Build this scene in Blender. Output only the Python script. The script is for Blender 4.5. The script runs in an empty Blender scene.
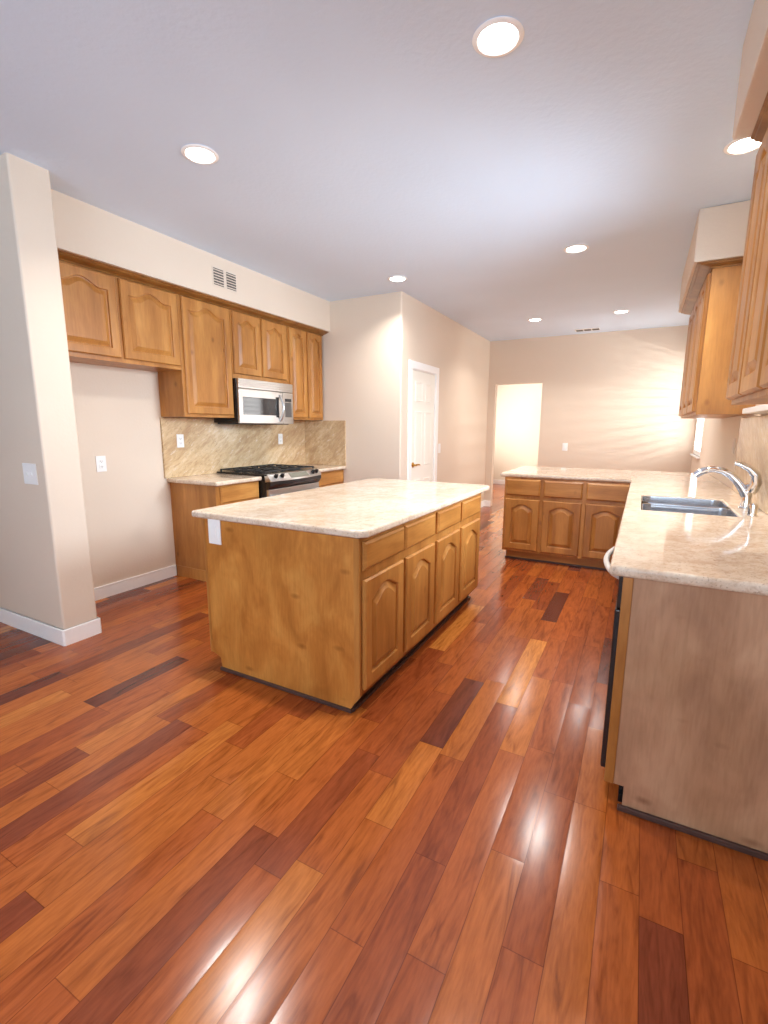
import bpy, bmesh, math, random
from mathutils import Vector, Matrix
random.seed(7)
S = bpy.context.scene
COL = S.collection
PI = math.pi

# ------------------------------------------------------------------ camera
cam_data = bpy.data.cameras.new('camera'); cam = bpy.data.objects.new('camera', cam_data); COL.objects.link(cam)
F_PX, YAW, PITCH, ROLL, CAM_H = 475.25, -28.253, -10.060, 0.237, 1.3695
yw, pt, rl = math.radians(YAW), math.radians(PITCH), math.radians(ROLL)
fw = Vector((math.sin(yw)*math.cos(pt), math.cos(yw)*math.cos(pt), math.sin(pt)))
rx0 = Vector((math.cos(yw), -math.sin(yw), 0)); ux0 = rx0.cross(fw)
rx = rx0*math.cos(rl) + ux0*math.sin(rl); ux = -rx0*math.sin(rl) + ux0*math.cos(rl)
M = Matrix((rx, ux, -fw)).transposed().to_4x4(); M.translation = Vector((0, 0, CAM_H))
cam.matrix_world = M
cam_data.sensor_fit = 'VERTICAL'; cam_data.sensor_height = 24.0
cam_data.lens = 24.0*F_PX/1024.0
cam_data.clip_start = 0.02; cam_data.clip_end = 100
S.camera = cam

# ------------------------------------------------------------------ world, lights, exposure
S.view_settings.view_transform = 'Standard'; S.view_settings.look = 'None'
S.view_settings.gamma = 1.0; S.view_settings.exposure = 0.42; S.view_settings.use_curve_mapping = False
S.cycles.use_denoising = True
S.cycles.max_bounces = 10; S.cycles.diffuse_bounces = 6; S.cycles.glossy_bounces = 5
S.cycles.sample_clamp_indirect = 6.0
S.cycles.caustics_reflective = False; S.cycles.caustics_refractive = False
w = bpy.data.worlds.new('sky'); S.world = w; w.use_nodes = True
w.node_tree.nodes['Background'].inputs[0].default_value = (0.80, 0.90, 1.0, 1)
w.node_tree.nodes['Background'].inputs[1].default_value = 2.2

def area(name, loc, direction, sx, sy, power, color, spread=PI):
    l = bpy.data.lights.new(name, 'AREA'); l.shape = 'RECTANGLE'; l.size = sx; l.size_y = sy
    l.energy = power; l.color = color; l.spread = spread
    o = bpy.data.objects.new(name, l); COL.objects.link(o)
    o.location = loc; o.rotation_euler = Vector(direction).to_track_quat('-Z', 'Y').to_euler()
    return o
P_REAR, P_SINK, P_NOOK, P_GLARE, P_HALL, P_CAN = 190, 52, 17, 19, 240, 11.5
# daylight at nook and sink windows; rear and hall lamps are added fill
RW_ = 0.65
area('rear_ceiling_fill', (-1.05, -3.18, 1.25), (0, 1, 2.8), 3.0, 2.1, P_REAR, (0.60, 0.80, 1.0))  # added lamp aimed up to brighten the ceiling
area('daylight_sink_window', (0.90, 3.27, 1.95), (-1, 0, -0.25), 1.3, 0.85, P_SINK, (0.74, 0.87, 1.0), math.radians(105))
area('daylight_nook_window', (RW_+0.062, 7.655, 1.70), (-1, 0, 0), 0.88, 1.25, P_NOOK, (1.0, 0.98, 0.96))
area('sun_glare_nook_window', (2.1, 7.46, 1.72), (-1, 0.3, 0), 0.24, 0.07, P_GLARE, (1.0, 0.96, 0.90), math.radians(150))
area('hall_fill_lamp', (-4.90, 10.3, 1.5), (1, 0.0, 0), 1.4, 1.6, P_HALL, (1.0, 0.97, 0.92))  # added lamp that brightens the hall beyond the doorway
CAN_COLOR = (1.0, 0.96, 0.91)

# ------------------------------------------------------------------ dimensions (metres)
H = 2.806                    # ceiling
ZS = 2.473                   # underside of soffits
CT, CB = 0.914, 0.876        # counter top / underside
LW, RW, BW = -3.745, 0.65, 8.22
WY, WX = 4.853, -2.40
FZ = 0.0

# ------------------------------------------------------------------ material helpers
def new_mat(name):
    m = bpy.data.materials.new(name); m.use_nodes = True
    nt = m.node_tree; b = nt.nodes['Principled BSDF']
    return m, nt, b
def N(nt, t, **kw):
    n = nt.nodes.new(t)
    for k, v in kw.items():
        if k.startswith('i_'):
            key = k[2:]; key = int(key) if key.isdigit() else key.replace('_', ' ')
            n.inputs[key].default_value = v
        else: setattr(n, k, v)
    return n
def ramp(nt, fac, stops):
    r = N(nt, 'ShaderNodeValToRGB'); e = r.color_ramp.elements
    while len(e) < len(stops): e.new(0.5)
    for el, (p, c) in zip(e, stops): el.position = p; el.color = (*c, 1)
    nt.links.new(fac, r.inputs[0]); return r.outputs[0]
def mixc(nt, fac, a, b, mode='MIX'):
    n = N(nt, 'ShaderNodeMix', data_type='RGBA', blend_type=mode)
    for s, v in ((n.inputs[0], fac), (n.inputs[6], a), (n.inputs[7], b)):
        if isinstance(v, (int, float)): s.default_value = v
        elif isinstance(v, tuple): s.default_value = (*v, 1)
        else: nt.links.new(v, s)
    return n.outputs[2]
def mth(nt, op, a, b=None, c=None):
    n = N(nt, 'ShaderNodeMath', operation=op)
    for i, v in enumerate((a, b, c)):
        if v is None: continue
        if isinstance(v, (int, float)): n.inputs[i].default_value = v
        else: nt.links.new(v, n.inputs[i])
    return n.outputs[0]
def bump(nt, b, height, strength, dist=0.01):
    n = N(nt, 'ShaderNodeBump'); n.inputs['Strength'].default_value = strength; n.inputs['Distance'].default_value = dist
    nt.links.new(height, n.inputs['Height']); nt.links.new(n.outputs[0], b.inputs['Normal'])
def srgb(r, g, b):
    f = lambda c: (c/255/12.92) if c/255 <= 0.04045 else ((c/255+0.055)/1.055)**2.4
    return (f(r), f(g), f(b))
def plain(name, col, rough=0.5, metal=0.0, vary=0.04, scale=40, spec=0.5, coat=0.0):
    m, nt, b = new_mat(name)
    tc = N(nt, 'ShaderNodeTexCoord'); n = N(nt, 'ShaderNodeTexNoise'); n.inputs['Scale'].default_value = scale
    nt.links.new(tc.outputs['Object'], n.inputs['Vector'])
    c = ramp(nt, n.outputs[0], [(0.3, tuple(max(0, x*(1-vary)) for x in col)), (0.7, tuple(min(1, x*(1+vary)) for x in col))])
    nt.links.new(c, b.inputs['Base Color'])
    b.inputs['Roughness'].default_value = rough; b.inputs['Metallic'].default_value = metal
    b.inputs['Specular IOR Level'].default_value = spec
    b.inputs['Coat Weight'].default_value = coat
    return m
def paint(name, col, rough=0.6, bump_s=0.25, scale=55, big=0.02):
    m, nt, b = new_mat(name)
    tc = N(nt, 'ShaderNodeTexCoord')
    n = N(nt, 'ShaderNodeTexNoise'); n.inputs['Scale'].default_value = scale; n.inputs['Detail'].default_value = 3
    nt.links.new(tc.outputs['Object'], n.inputs['Vector'])
    n2 = N(nt, 'ShaderNodeTexNoise'); n2.inputs['Scale'].default_value = 1.3
    nt.links.new(tc.outputs['Object'], n2.inputs['Vector'])
    c = ramp(nt, n2.outputs[0], [(0.3, tuple(x*(1-big) for x in col)), (0.7, tuple(x*(1+big) for x in col))])
    nt.links.new(c, b.inputs['Base Color']); b.inputs['Roughness'].default_value = rough
    b.inputs['Specular IOR Level'].default_value = 0.3
    bump(nt, b, n.outputs[0], bump_s, 0.004)
    return m

def wood(name, horizontal=False, tint=1.0, veneer=None):
    m, nt, b = new_mat(name)
    tc = N(nt, 'ShaderNodeTexCoord'); oi = N(nt, 'ShaderNodeObjectInfo')
    off = N(nt, 'ShaderNodeVectorMath', operation='SCALE'); off.inputs[0].default_value = (7, 5, 3)
    nt.links.new(oi.outputs['Random'], off.inputs['Scale'])
    add = N(nt, 'ShaderNodeVectorMath', operation='ADD')
    nt.links.new(tc.outputs['Object'], add.inputs[0]); nt.links.new(off.outputs[0], add.inputs[1])
    def noise(sc, scale, detail, dist=0.0):
        mp = N(nt, 'ShaderNodeMapping'); mp.inputs['Scale'].default_value = sc
        nt.links.new(add.outputs[0], mp.inputs[0])
        n = N(nt, 'ShaderNodeTexNoise'); n.inputs['Scale'].default_value = scale; n.inputs['Detail'].default_value = detail
        n.inputs['Distortion'].default_value = dist
        nt.links.new(mp.outputs[0], n.inputs['Vector']); return n.outputs[0]
    grain_axis = (0.12, 0.12, 1.0) if horizontal else (1.0, 1.0, 0.12)
    fig = noise(grain_axis, 9, 4, 0.6)
    fine = noise(tuple(x*8 for x in grain_axis), 12, 3, 0.2)
    blot = noise((1, 1, 0.6), 3.2, 3, 0.4)
    c1 = ramp(nt, fig, [(0.25, srgb(160, 103, 48)), (0.5, srgb(186, 127, 63)), (0.75, srgb(206, 149, 80))])
    if veneer:
        fig = noise((1, 1, 0.55), 6.5, 5, 0.7)
        c1 = ramp(nt, fig, [(p_, c_) for p_, c_ in zip((0.28, 0.5, 0.72), veneer)])
    c2 = mixc(nt, ramp(nt, blot, [(0.35, (0, 0, 0)), (0.7, (1, 1, 1))]), c1, mixc(nt, 1.0, c1, (0.80, 0.75, 0.68), 'MULTIPLY'))
    c3 = mixc(nt, 0.35, c2, mixc(nt, 1.0, c2, ramp(nt, fine, [(0.35, (0.72, 0.66, 0.6)), (0.6, (1, 1, 1))]), 'MULTIPLY'))
    # small knots
    mp = N(nt, 'ShaderNodeMapping'); mp.inputs['Scale'].default_value = (2.6, 2.6, 5.5) if veneer else (3.1, 3.1, 2.2)
    nt.links.new(add.outputs[0], mp.inputs[0])
    v = N(nt, 'ShaderNodeTexVoronoi'); v.inputs['Scale'].default_value = 1.6
    nt.links.new(mp.outputs[0], v.inputs['Vector'])
    kn = ramp(nt, v.outputs['Distance'], [(0.03, (0.5, 0.42, 0.38)), (0.16 if veneer else 0.11, (1, 1, 1))])
    c4 = mixc(nt, 0.75, c3, mixc(nt, 1.0, c3, kn, 'MULTIPLY'))
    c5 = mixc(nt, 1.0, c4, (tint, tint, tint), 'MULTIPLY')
    nt.links.new(c5, b.inputs['Base Color'])
    b.inputs['Roughness'].default_value = 0.36; b.inputs['Specular IOR Level'].default_value = 0.45
    bump(nt, b, fine, 0.06, 0.002)
    return m

def granite(name, veins=False, rough=0.07):
    m, nt, b = new_mat(name)
    tc = N(nt, 'ShaderNodeTexCoord')
    r_ = N(nt, 'ShaderNodeMapping'); r_.inputs['Rotation'].default_value = (-0.62, 0.62, 0.0) if veins else (0, 0, 0.6)
    nt.links.new(tc.outputs['Object'], r_.inputs[0])
    mp = N(nt, 'ShaderNodeMapping'); mp.inputs['Scale'].default_value = (0.45, 0.26, 1.25) if veins else (1, 0.7, 1)
    nt.links.new(r_.outputs[0], mp.inputs[0])
    def noise(scale, detail, rough_=0.6, dist=0.0):
        n = N(nt, 'ShaderNodeTexNoise'); n.inputs['Scale'].default_value = scale; n.inputs['Detail'].default_value = detail
        n.inputs['Roughness'].default_value = rough_; n.inputs['Distortion'].default_value = dist
        nt.links.new(mp.outputs[0], n.inputs['Vector']); return n.outputs[0]
    big = noise(6, 5, 0.6, 0.8); mid = noise(42, 4, 0.65, 0.5); fine = noise(150, 2, 0.6)
    if veins: cs = [srgb(186, 154, 116), srgb(210, 182, 142), srgb(222, 200, 164)]
    else: cs = [srgb(206, 182, 158), srgb(219, 200, 178), srgb(229, 214, 196)]
    c = ramp(nt, big, [(0.34, cs[0]), (0.5, cs[1]), (0.66, cs[2])])
    c = mixc(nt, ramp(nt, mid, [(0.50, (0, 0, 0)), (0.68, (0.75, 0.75, 0.75))]), c, srgb(182, 144, 108) if veins else srgb(192, 164, 138))
    c = mixc(nt, ramp(nt, mid, [(0.28, (0.7, 0.7, 0.7)), (0.42, (0, 0, 0))]), c, srgb(234, 222, 204))
    c = mixc(nt, ramp(nt, fine, [(0.58, (0, 0, 0)), (0.72, (0.6, 0.6, 0.6))]), c, srgb(146, 122, 104))
    nt.links.new(c, b.inputs['Base Color'])
    b.inputs['Roughness'].default_value = rough; b.inputs['Specular IOR Level'].default_value = 0.5
    return m

def floor_mat():
    m, nt, b = new_mat('hardwood_planks')
    W, L = 0.108, 0.70
    tc = N(nt, 'ShaderNodeTexCoord'); sp = N(nt, 'ShaderNodeSeparateXYZ'); nt.links.new(tc.outputs['Object'], sp.inputs[0])
    X, Y = sp.outputs[0], sp.outputs[1]
    xs = mth(nt, 'DIVIDE', X, W); row = mth(nt, 'FLOOR', xs); fx = mth(nt, 'SUBTRACT', xs, row)
    wr = N(nt, 'ShaderNodeTexWhiteNoise', noise_dimensions='1D'); nt.links.new(row, wr.inputs['W'])
    yy = mth(nt, 'ADD', mth(nt, 'DIVIDE', Y, L), mth(nt, 'MULTIPLY', mth(nt, 'FLOOR', mth(nt, 'MULTIPLY', wr.outputs['Value'], 997)), 17.0))
    yy = mth(nt, 'ADD', yy, mth(nt, 'MULTIPLY', wr.outputs['Value'], 5.3))
    vo = N(nt, 'ShaderNodeTexVoronoi', voronoi_dimensions='1D', feature='F1'); nt.links.new(yy, vo.inputs['W']); vo.inputs['Scale'].default_value = 1.0
    ve = N(nt, 'ShaderNodeTexVoronoi', voronoi_dimensions='1D', feature='DISTANCE_TO_EDGE'); nt.links.new(yy, ve.inputs['W']); ve.inputs['Scale'].default_value = 1.0
    sc = N(nt, 'ShaderNodeSeparateColor'); nt.links.new(vo.outputs['Color'], sc.inputs[0])
    r1, r2, r3 = sc.outputs[0], sc.outputs[1], sc.outputs[2]
    base = ramp(nt, r1, [(0.0, srgb(84, 40, 32)), (0.07, srgb(114, 54, 34)), (0.16, srgb(140, 68, 33)), (0.5, srgb(157, 80, 36)), (0.86, srgb(170, 94, 40)), (1.0, srgb(196, 124, 56))])
    # grain inside each plank
    cv = N(nt, 'ShaderNodeCombineXYZ')
    nt.links.new(mth(nt, 'ADD', X, mth(nt, 'MULTIPLY', r2, 31.0)), cv.inputs[0])
    nt.links.new(mth(nt, 'MULTIPLY', mth(nt, 'ADD', Y, mth(nt, 'MULTIPLY', r3, 13.0)), 0.13), cv.inputs[1])
    nt.links.new(mth(nt, 'MULTIPLY', row, 3.7), cv.inputs[2])
    g1 = N(nt, 'ShaderNodeTexNoise'); g1.inputs['Scale'].default_value = 20; g1.inputs['Detail'].default_value = 5; g1.inputs['Distortion'].default_value = 2.2
    nt.links.new(cv.outputs[0], g1.inputs['Vector'])
    g2 = N(nt, 'ShaderNodeTexNoise'); g2.inputs['Scale'].default_value = 130; g2.inputs['Detail'].default_value = 2
    nt.links.new(cv.outputs[0], g2.inputs['Vector'])
    dark = ramp(nt, g1.outputs[0], [(0.28, (0.50, 0.42, 0.40)), (0.40, (0.80, 0.76, 0.74)), (0.52, (1.0, 1.0, 1.0)), (0.72, (1.18, 1.20, 1.20))])
    c = mixc(nt, 0.85, base, mixc(nt, 1.0, base, dark, 'MULTIPLY'))
    c = mixc(nt, 0.5, c, mixc(nt, 1.0, c, ramp(nt, g2.outputs[0], [(0.35, (0.76, 0.70, 0.68)), (0.6, (1.04, 1.04, 1.04))]), 'MULTIPLY'))
    # joints
    ex = mth(nt, 'MINIMUM', fx, mth(nt, 'SUBTRACT', 1.0, fx))
    ex = mth(nt, 'MULTIPLY', ex, W); ey = mth(nt, 'MULTIPLY', ve.outputs['Distance'], L)
    ed = mth(nt, 'MINIMUM', ex, ey)
    joint = ramp(nt, mth(nt, 'DIVIDE', ed, 0.004), [(0.12, (0.5, 0.43, 0.4)), (0.42, (1, 1, 1))])
    c = mixc(nt, 1.0, c, joint, 'MULTIPLY')
    nt.links.new(c, b.inputs['Base Color'])
    b.inputs['Roughness'].default_value = 0.2
    nt.links.new(mth(nt, 'ADD', 0.15, mth(nt, 'MULTIPLY', g1.outputs[0], 0.10)), b.inputs['Roughness'])
    b.inputs['Specular IOR Level'].default_value = 0.42
    # each plank lies very slightly out of level and has eased edges
    bp = N(nt, 'ShaderNodeBump'); bp.inputs['Strength'].default_value = 0.1; bp.inputs['Distance'].default_value = 0.0012
    nt.links.new(ramp(nt, mth(nt, 'DIVIDE', ed, 0.012), [(0.0, (0, 0, 0)), (1.0, (1, 1, 1))]), bp.inputs['Height'])
    tl = N(nt, 'ShaderNodeCombineXYZ')
    nt.links.new(mth(nt, 'ADD', mth(nt, 'MULTIPLY', mth(nt, 'SUBTRACT', r2, 0.5), 0.04), mth(nt, 'MULTIPLY', mth(nt, 'SUBTRACT', fx, 0.5), 0.035)), tl.inputs[0])
    nt.links.new(mth(nt, 'MULTIPLY', mth(nt, 'SUBTRACT', r3, 0.5), 0.03), tl.inputs[1])
    ad = N(nt, 'ShaderNodeVectorMath', operation='ADD'); nt.links.new(bp.outputs[0], ad.inputs[0]); nt.links.new(tl.outputs[0], ad.inputs[1])
    nm = N(nt, 'ShaderNodeVectorMath', operation='NORMALIZE'); nt.links.new(ad.outputs[0], nm.inputs[0])
    nt.links.new(nm.outputs[0], b.inputs['Normal'])
    return m

def emit(name, col, strength):
    m, nt, b = new_mat(name)
    b.inputs['Base Color'].default_value = (*col, 1); b.inputs['Emission Color'].default_value = (*col, 1)
    b.inputs['Emission Strength'].default_value = strength
    return m
def glass_pane():
    m, nt, b = new_mat('window_glass')
    out = nt.nodes['Material Output']
    t = N(nt, 'ShaderNodeBsdfTransparent'); g = N(nt, 'ShaderNodeBsdfGlossy'); g.inputs['Roughness'].default_value = 0.02
    fr = N(nt, 'ShaderNodeFresnel'); fr.inputs[0].default_value = 1.45
    mx = N(nt, 'ShaderNodeMixShader'); nt.links.new(fr.outputs[0], mx.inputs[0]); nt.links.new(t.outputs[0], mx.inputs[1]); nt.links.new(g.outputs[0], mx.inputs[2])
    nt.links.new(mx.outputs[0], out.inputs[0]); nt.nodes.remove(b)
    return m
def brushed(name, col=(0.62, 0.61, 0.60), rough=0.28):
    m, nt, b = new_mat(name)
    tc = N(nt, 'ShaderNodeTexCoord'); mp = N(nt, 'ShaderNodeMapping'); mp.inputs['Scale'].default_value = (2, 2, 160)
    nt.links.new(tc.outputs['Object'], mp.inputs[0])
    n = N(nt, 'ShaderNodeTexNoise'); n.inputs['Scale'].default_value = 4; nt.links.new(mp.outputs[0], n.inputs['Vector'])
    nt.links.new(ramp(nt, n.outputs[0], [(0.3, tuple(x*0.92 for x in col)), (0.7, col)]), b.inputs['Base Color'])
    b.inputs['Metallic'].default_value = 1.0; b.inputs['Roughness'].default_value = rough
    return m

WALL = paint('beige_wall_paint', srgb(224, 208, 190))
CEIL = paint('daylight_tinted_ceiling', srgb(214, 228, 245), 0.8, 0.4, 38)  # white ceiling with cool daylight tinted into its base colour
HALLP = paint('cream_hall_paint', srgb(240, 228, 208))
TRIM = plain('white_semi_gloss_trim', srgb(250, 249, 247), 0.35, vary=0.01)
WOOD = wood('stained_alder'); WOODH = wood('stained_alder_drawer', True)
VENEER = wood('mottled_alder_veneer', veneer=(srgb(166, 126, 98), srgb(186, 145, 114), srgb(200, 162, 130)))
GOLDV = wood('golden_alder_veneer', veneer=(srgb(172, 108, 46), srgb(198, 133, 62), srgb(216, 156, 80)))
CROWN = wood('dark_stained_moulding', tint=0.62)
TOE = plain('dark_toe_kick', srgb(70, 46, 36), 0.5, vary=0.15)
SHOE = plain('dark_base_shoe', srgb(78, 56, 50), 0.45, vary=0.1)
GRAN = granite('polished_granite'); GRANV = granite('granite_splash', True, 0.2)
FLOOR = floor_mat()
STEEL = brushed('brushed_stainless'); SINKM = brushed('satin_sink_steel', (0.70, 0.74, 0.80), 0.24)
CHROME = plain('polished_chrome', (0.85, 0.86, 0.88), 0.06, 1.0, 0.01)
BLACK = plain('gloss_black_enamel', (0.012, 0.012, 0.013), 0.15, vary=0.1)
MBLACK = plain('matte_black_iron', (0.02, 0.02, 0.021), 0.5, vary=0.2)
DGLASS = plain('smoked_door_glass', (0.03, 0.03, 0.032), 0.05, vary=0.05, spec=0.8)
KEYP = plain('grey_keypad', (0.10, 0.095, 0.09), 0.3, vary=0.3, scale=140)
LCD = plain('grey_green_display', srgb(120, 118, 104), 0.2, vary=0.05)
WPLAST = plain('white_plastic_plate', srgb(244, 244, 242), 0.3, vary=0.01)
IVSLOT = plain('dark_slot', (0.05, 0.045, 0.04), 0.5)
GREYP = plain('pale_grey_plastic', srgb(206, 200, 194), 0.35, vary=0.02)
BRASS = plain('polished_brass', srgb(214, 170, 84), 0.18, 1.0, 0.03)
VENTM = plain('beige_grille_paint', srgb(222, 208, 192), 0.5, vary=0.02)
VDARK = plain('duct_grey', srgb(96, 90, 84), 0.7, vary=0.1)
BULB = emit('lit_bulb_face', (1.0, 0.95, 0.88), 14.0)
GLASS = glass_pane()
DOORP = paint('white_door_paint', srgb(246, 243, 232), 0.4, 0.05, 60, 0.005)

# ------------------------------------------------------------------ geometry helpers
class MB:
    def __init__(s): s.bm = bmesh.new()
    def box(s, x0, x1, y0, y1, z0, z1, bev=0.0, seg=2):
        r = bmesh.ops.create_cube(s.bm, size=1.0)
        vs = r['verts']
        bmesh.ops.scale(s.bm, vec=(abs(x1-x0), abs(y1-y0), abs(z1-z0)), verts=vs)
        bmesh.ops.translate(s.bm, vec=((x0+x1)/2, (y0+y1)/2, (z0+z1)/2), verts=vs)
        if bev > 0:
            es = {e for v in vs for e in v.link_edges}
            bmesh.ops.bevel(s.bm, geom=list(es), offset=bev, segments=seg, profile=0.5, affect='EDGES')
        return s
    def loft(s, rings, cap0=True, cap1=True, closed=True):
        rs = [[s.bm.verts.new(p) for p in ring] for ring in rings]
        n = len(rs[0])
        for a, b in zip(rs, rs[1:]):
            for i in range(n if closed else n-1):
                j = (i+1) % n
                try: s.bm.faces.new((a[i], a[j], b[j], b[i]))
                except ValueError: pass
        if cap0: s.bm.faces.new(rs[0][::-1])
        if cap1: s.bm.faces.new(rs[-1])
        return s
    def tube(s, pts, rad, n=10, cap=True):
        pts = [Vector(p) for p in pts]; rings = []; up = None
        rads = rad if isinstance(rad, (list, tuple)) else [rad]*len(pts)
        for i, p in enumerate(pts):
            t = (pts[min(i+1, len(pts)-1)] - pts[max(i-1, 0)]).normalized()
            if up is None:
                up = Vector((0, 0, 1)) if abs(t.z) < 0.9 else Vector((1, 0, 0))
            a = t.cross(up).normalized(); bb = a.cross(t).normalized(); up = bb
            rings.append([p + a*rads[i]*math.cos(2*PI*k/n) + bb*rads[i]*math.sin(2*PI*k/n) for k in range(n)])
        return s.loft(rings, cap, cap)
    def lathe(s, c, prof, n=24, axis='z'):
        c = Vector(c); rings = []
        for r, h in prof:
            ring = []
            for k in range(n):
                u, v = r*math.cos(2*PI*k/n), r*math.sin(2*PI*k/n)
                d = {'z': (u, v, h), 'x': (h, u, v), 'y': (v, h, u)}[axis]
                ring.append(c + Vector(d))
            rings.append(ring)
        return s.loft(rings)
    def prism(s, poly, z0, z1, bev=0.0, seg=2):
        f = s.bm.faces.new([s.bm.verts.new((x, y, z0)) for x, y in poly])
        r = bmesh.ops.extrude_face_region(s.bm, geom=[f])
        vs = [v for v in r['geom'] if isinstance(v, bmesh.types.BMVert)]
        bmesh.ops.translate(s.bm, vec=(0, 0, z1-z0), verts=vs)
        if bev > 0:
            allv = set(vs) | {v for v in f.verts}
            es = {e for v in allv for e in v.link_edges}
            bmesh.ops.bevel(s.bm, geom=list(es), offset=bev, segments=seg, profile=0.5, affect='EDGES')
        return s
    def cells(s, xs, ys, keep, z0, z1, bev=0.0, seg=3):
        vs = {}
        def V(i, j):
            if (i, j) not in vs: vs[(i, j)] = s.bm.verts.new((xs[i], ys[j], z0))
            return vs[(i, j)]
        fs = []
        for i in range(len(xs)-1):
            for j in range(len(ys)-1):
                if keep((xs[i]+xs[i+1])/2, (ys[j]+ys[j+1])/2):
                    fs.append(s.bm.faces.new((V(i, j), V(i+1, j), V(i+1, j+1), V(i, j+1))))
        r = bmesh.ops.extrude_face_region(s.bm, geom=fs)
        nv = [v for v in r['geom'] if isinstance(v, bmesh.types.BMVert)]
        bmesh.ops.translate(s.bm, vec=(0, 0, z1-z0), verts=nv)
        bmesh.ops.recalc_face_normals(s.bm, faces=s.bm.faces[:])
        if bev > 0:
            es = [e for e in s.bm.edges if len(e.link_faces) == 2 and e.calc_face_angle(0) > 1.0]
            bmesh.ops.bevel(s.bm, geom=es, offset=bev, segments=seg, profile=0.5, affect='EDGES')
        return s
    def xform(s, mat):
        bmesh.ops.transform(s.bm, matrix=mat, verts=s.bm.verts[:]); return s
    def build(s, name, mat, parent=None, loc=None, smooth=True):
        """vertices are in world coordinates; origin goes to the parent's origin or loc"""
        bmesh.ops.recalc_face_normals(s.bm, faces=s.bm.faces[:])
        root = parent
        while root is not None and root.parent is not None: root = root.parent
        org = Vector(root.location) if root is not None else Vector(loc or (0, 0, 0))
        bmesh.ops.translate(s.bm, vec=-org, verts=s.bm.verts[:])
        me = bpy.data.meshes.new(name); s.bm.to_mesh(me); s.bm.free()
        me.materials.append(mat)
        o = bpy.data.objects.new(name, me); COL.objects.link(o)
        if parent is not None: o.parent = parent
        else: o.location = org
        if smooth:
            for p in me.polygons: p.use_smooth = True
            me.set_sharp_from_angle(angle=math.radians(32))
            wn = o.modifiers.new('weighted_normals', 'WEIGHTED_NORMAL'); wn.keep_sharp = True; wn.weight = 90
        return o
def thing(name, label, cat, loc, group=None):
    o = bpy.data.objects.new(name, None); COL.objects.link(o); o.location = loc
    o.empty_display_size = 0.1
    o['label'] = label; o['category'] = cat
    if group: o['group'] = group
    return o
def tag(o, label, cat, group=None):
    o['label'] = label; o['category'] = cat
    if group: o['group'] = group
    return o
def struct(o): o['kind'] = 'structure'; return o
def wbox(name, mat, *a, bev=0.0): return struct(MB().box(*a, bev=bev).build(name, mat, None, (0, 0, 0)))
def frame_matrix(O, U, Wd):
    """local (u, w, v): u across, v up = world z, w outward"""
    U, Wd, Vv = Vector(U), Vector(Wd), Vector((0, 0, 1))
    m = Matrix((U, Wd, Vv)).transposed().to_4x4(); m.translation = Vector(O); return m

def wall_holes(name, mat, axis, a0, a1, t0, t1, holes, z0=0.0, z1=H):
    """wall along axis 'x' or 'y' between a0..a1, thickness t0..t1, rectangular holes (a0,a1,z0,z1)"""
    mb = MB()
    xs = sorted({a0, a1, *[h[0] for h in holes], *[h[1] for h in holes]})
    zs = sorted({z0, z1, *[h[2] for h in holes], *[h[3] for h in holes]})
    keep = lambda a, z: not any(h[0] < a < h[1] and h[2] < z < h[3] for h in holes)
    mb.cells(xs, zs, keep, t0, t1)
    # cells: (a, z, thickness) -> world
    if axis == 'x': m = Matrix(((1, 0, 0, 0), (0, 0, 1, 0), (0, 1, 0, 0), (0, 0, 0, 1)))
    else: m = Matrix(((0, 0, 1, 0), (1, 0, 0, 0), (0, 1, 0, 0), (0, 0, 0, 1)))
    mb.xform(m)
    return struct(mb.build(name, mat, None, (0, 0, 0)))

# ------------------------------------------------------------------ room shell
XL, YR, HB = -6.6, -3.0, 11.76      # outer left, rear wall, far hall wall
wbox('floor', FLOOR, XL-0.2, 1.2, YR-0.2, HB+0.2, -0.10, 0.0)
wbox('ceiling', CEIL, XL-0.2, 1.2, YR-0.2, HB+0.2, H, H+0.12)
wbox('wall_left', WALL, LW-0.12, LW, 1.7475, WY, 0, H)
w1 = MB().box(XL, -3.115, 1.5316, 1.7475, 0, H)
es = [e for e in w1.bm.edges if abs(e.verts[0].co.z-e.verts[1].co.z) > 1 and e.verts[0].co.x > -3.2]
bmesh.ops.bevel(w1.bm, geom=es, offset=0.013, segments=4, profile=0.5, affect='EDGES')
struct(w1.build('wall_wing', WALL))
w2 = MB().box(LW-0.12, WX, WY, WY+0.12, 0, H)
es = [e for e in w2.bm.edges if abs(e.verts[0].co.z-e.verts[1].co.z) > 1 and e.verts[0].co.x > WX-0.05 and e.verts[0].co.y < WY+0.05]
bmesh.ops.bevel(w2.bm, geom=es, offset=0.02, segments=5, profile=0.5, affect='EDGES')
struct(w2.build('wall_pantry_front', WALL))
DY0, DY1, DZ = 5.11, 5.86, 2.055
wall_holes('wall_pantry_side', WALL, 'y', WY+0.12, BW, WX-0.12, WX, [(DY0, DY1, 0, DZ)])
OX0, OX1, OZ = -2.279, -1.510, 2.101
N1 = (7.16, 8.15, 1.02, 2.38)        # nook window (y0,y1,z0,z1)
N2 = (2.62, 3.92, 1.50, 2.40)        # window above the sink
wall_holes('wall_back', WALL, 'x', XL, RW+0.12, BW, BW+0.12, [(OX0, OX1, 0, OZ)])
wall_holes('wall_right', WALL, 'y', YR, BW, RW, RW+0.12, [N1, N2])
N3 = (-2.5, 0.4, 0.15, 2.25)  # unseen window behind the camera, placed to light ceiling and end panel
wall_holes('wall_rear', WALL, 'x', XL, RW+0.12, YR-0.12, YR, [N3])
wbox('wall_outer_left', WALL, XL-0.12, XL, YR-0.12, HB, 0, H)
wbox('wall_hall_back', HALLP, XL, 0.9, HB, HB+0.12, 0, H)
N4 = (9.6, 11.0, 0.7, 2.3)  # added unseen opening for the hall fill lamp
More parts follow.
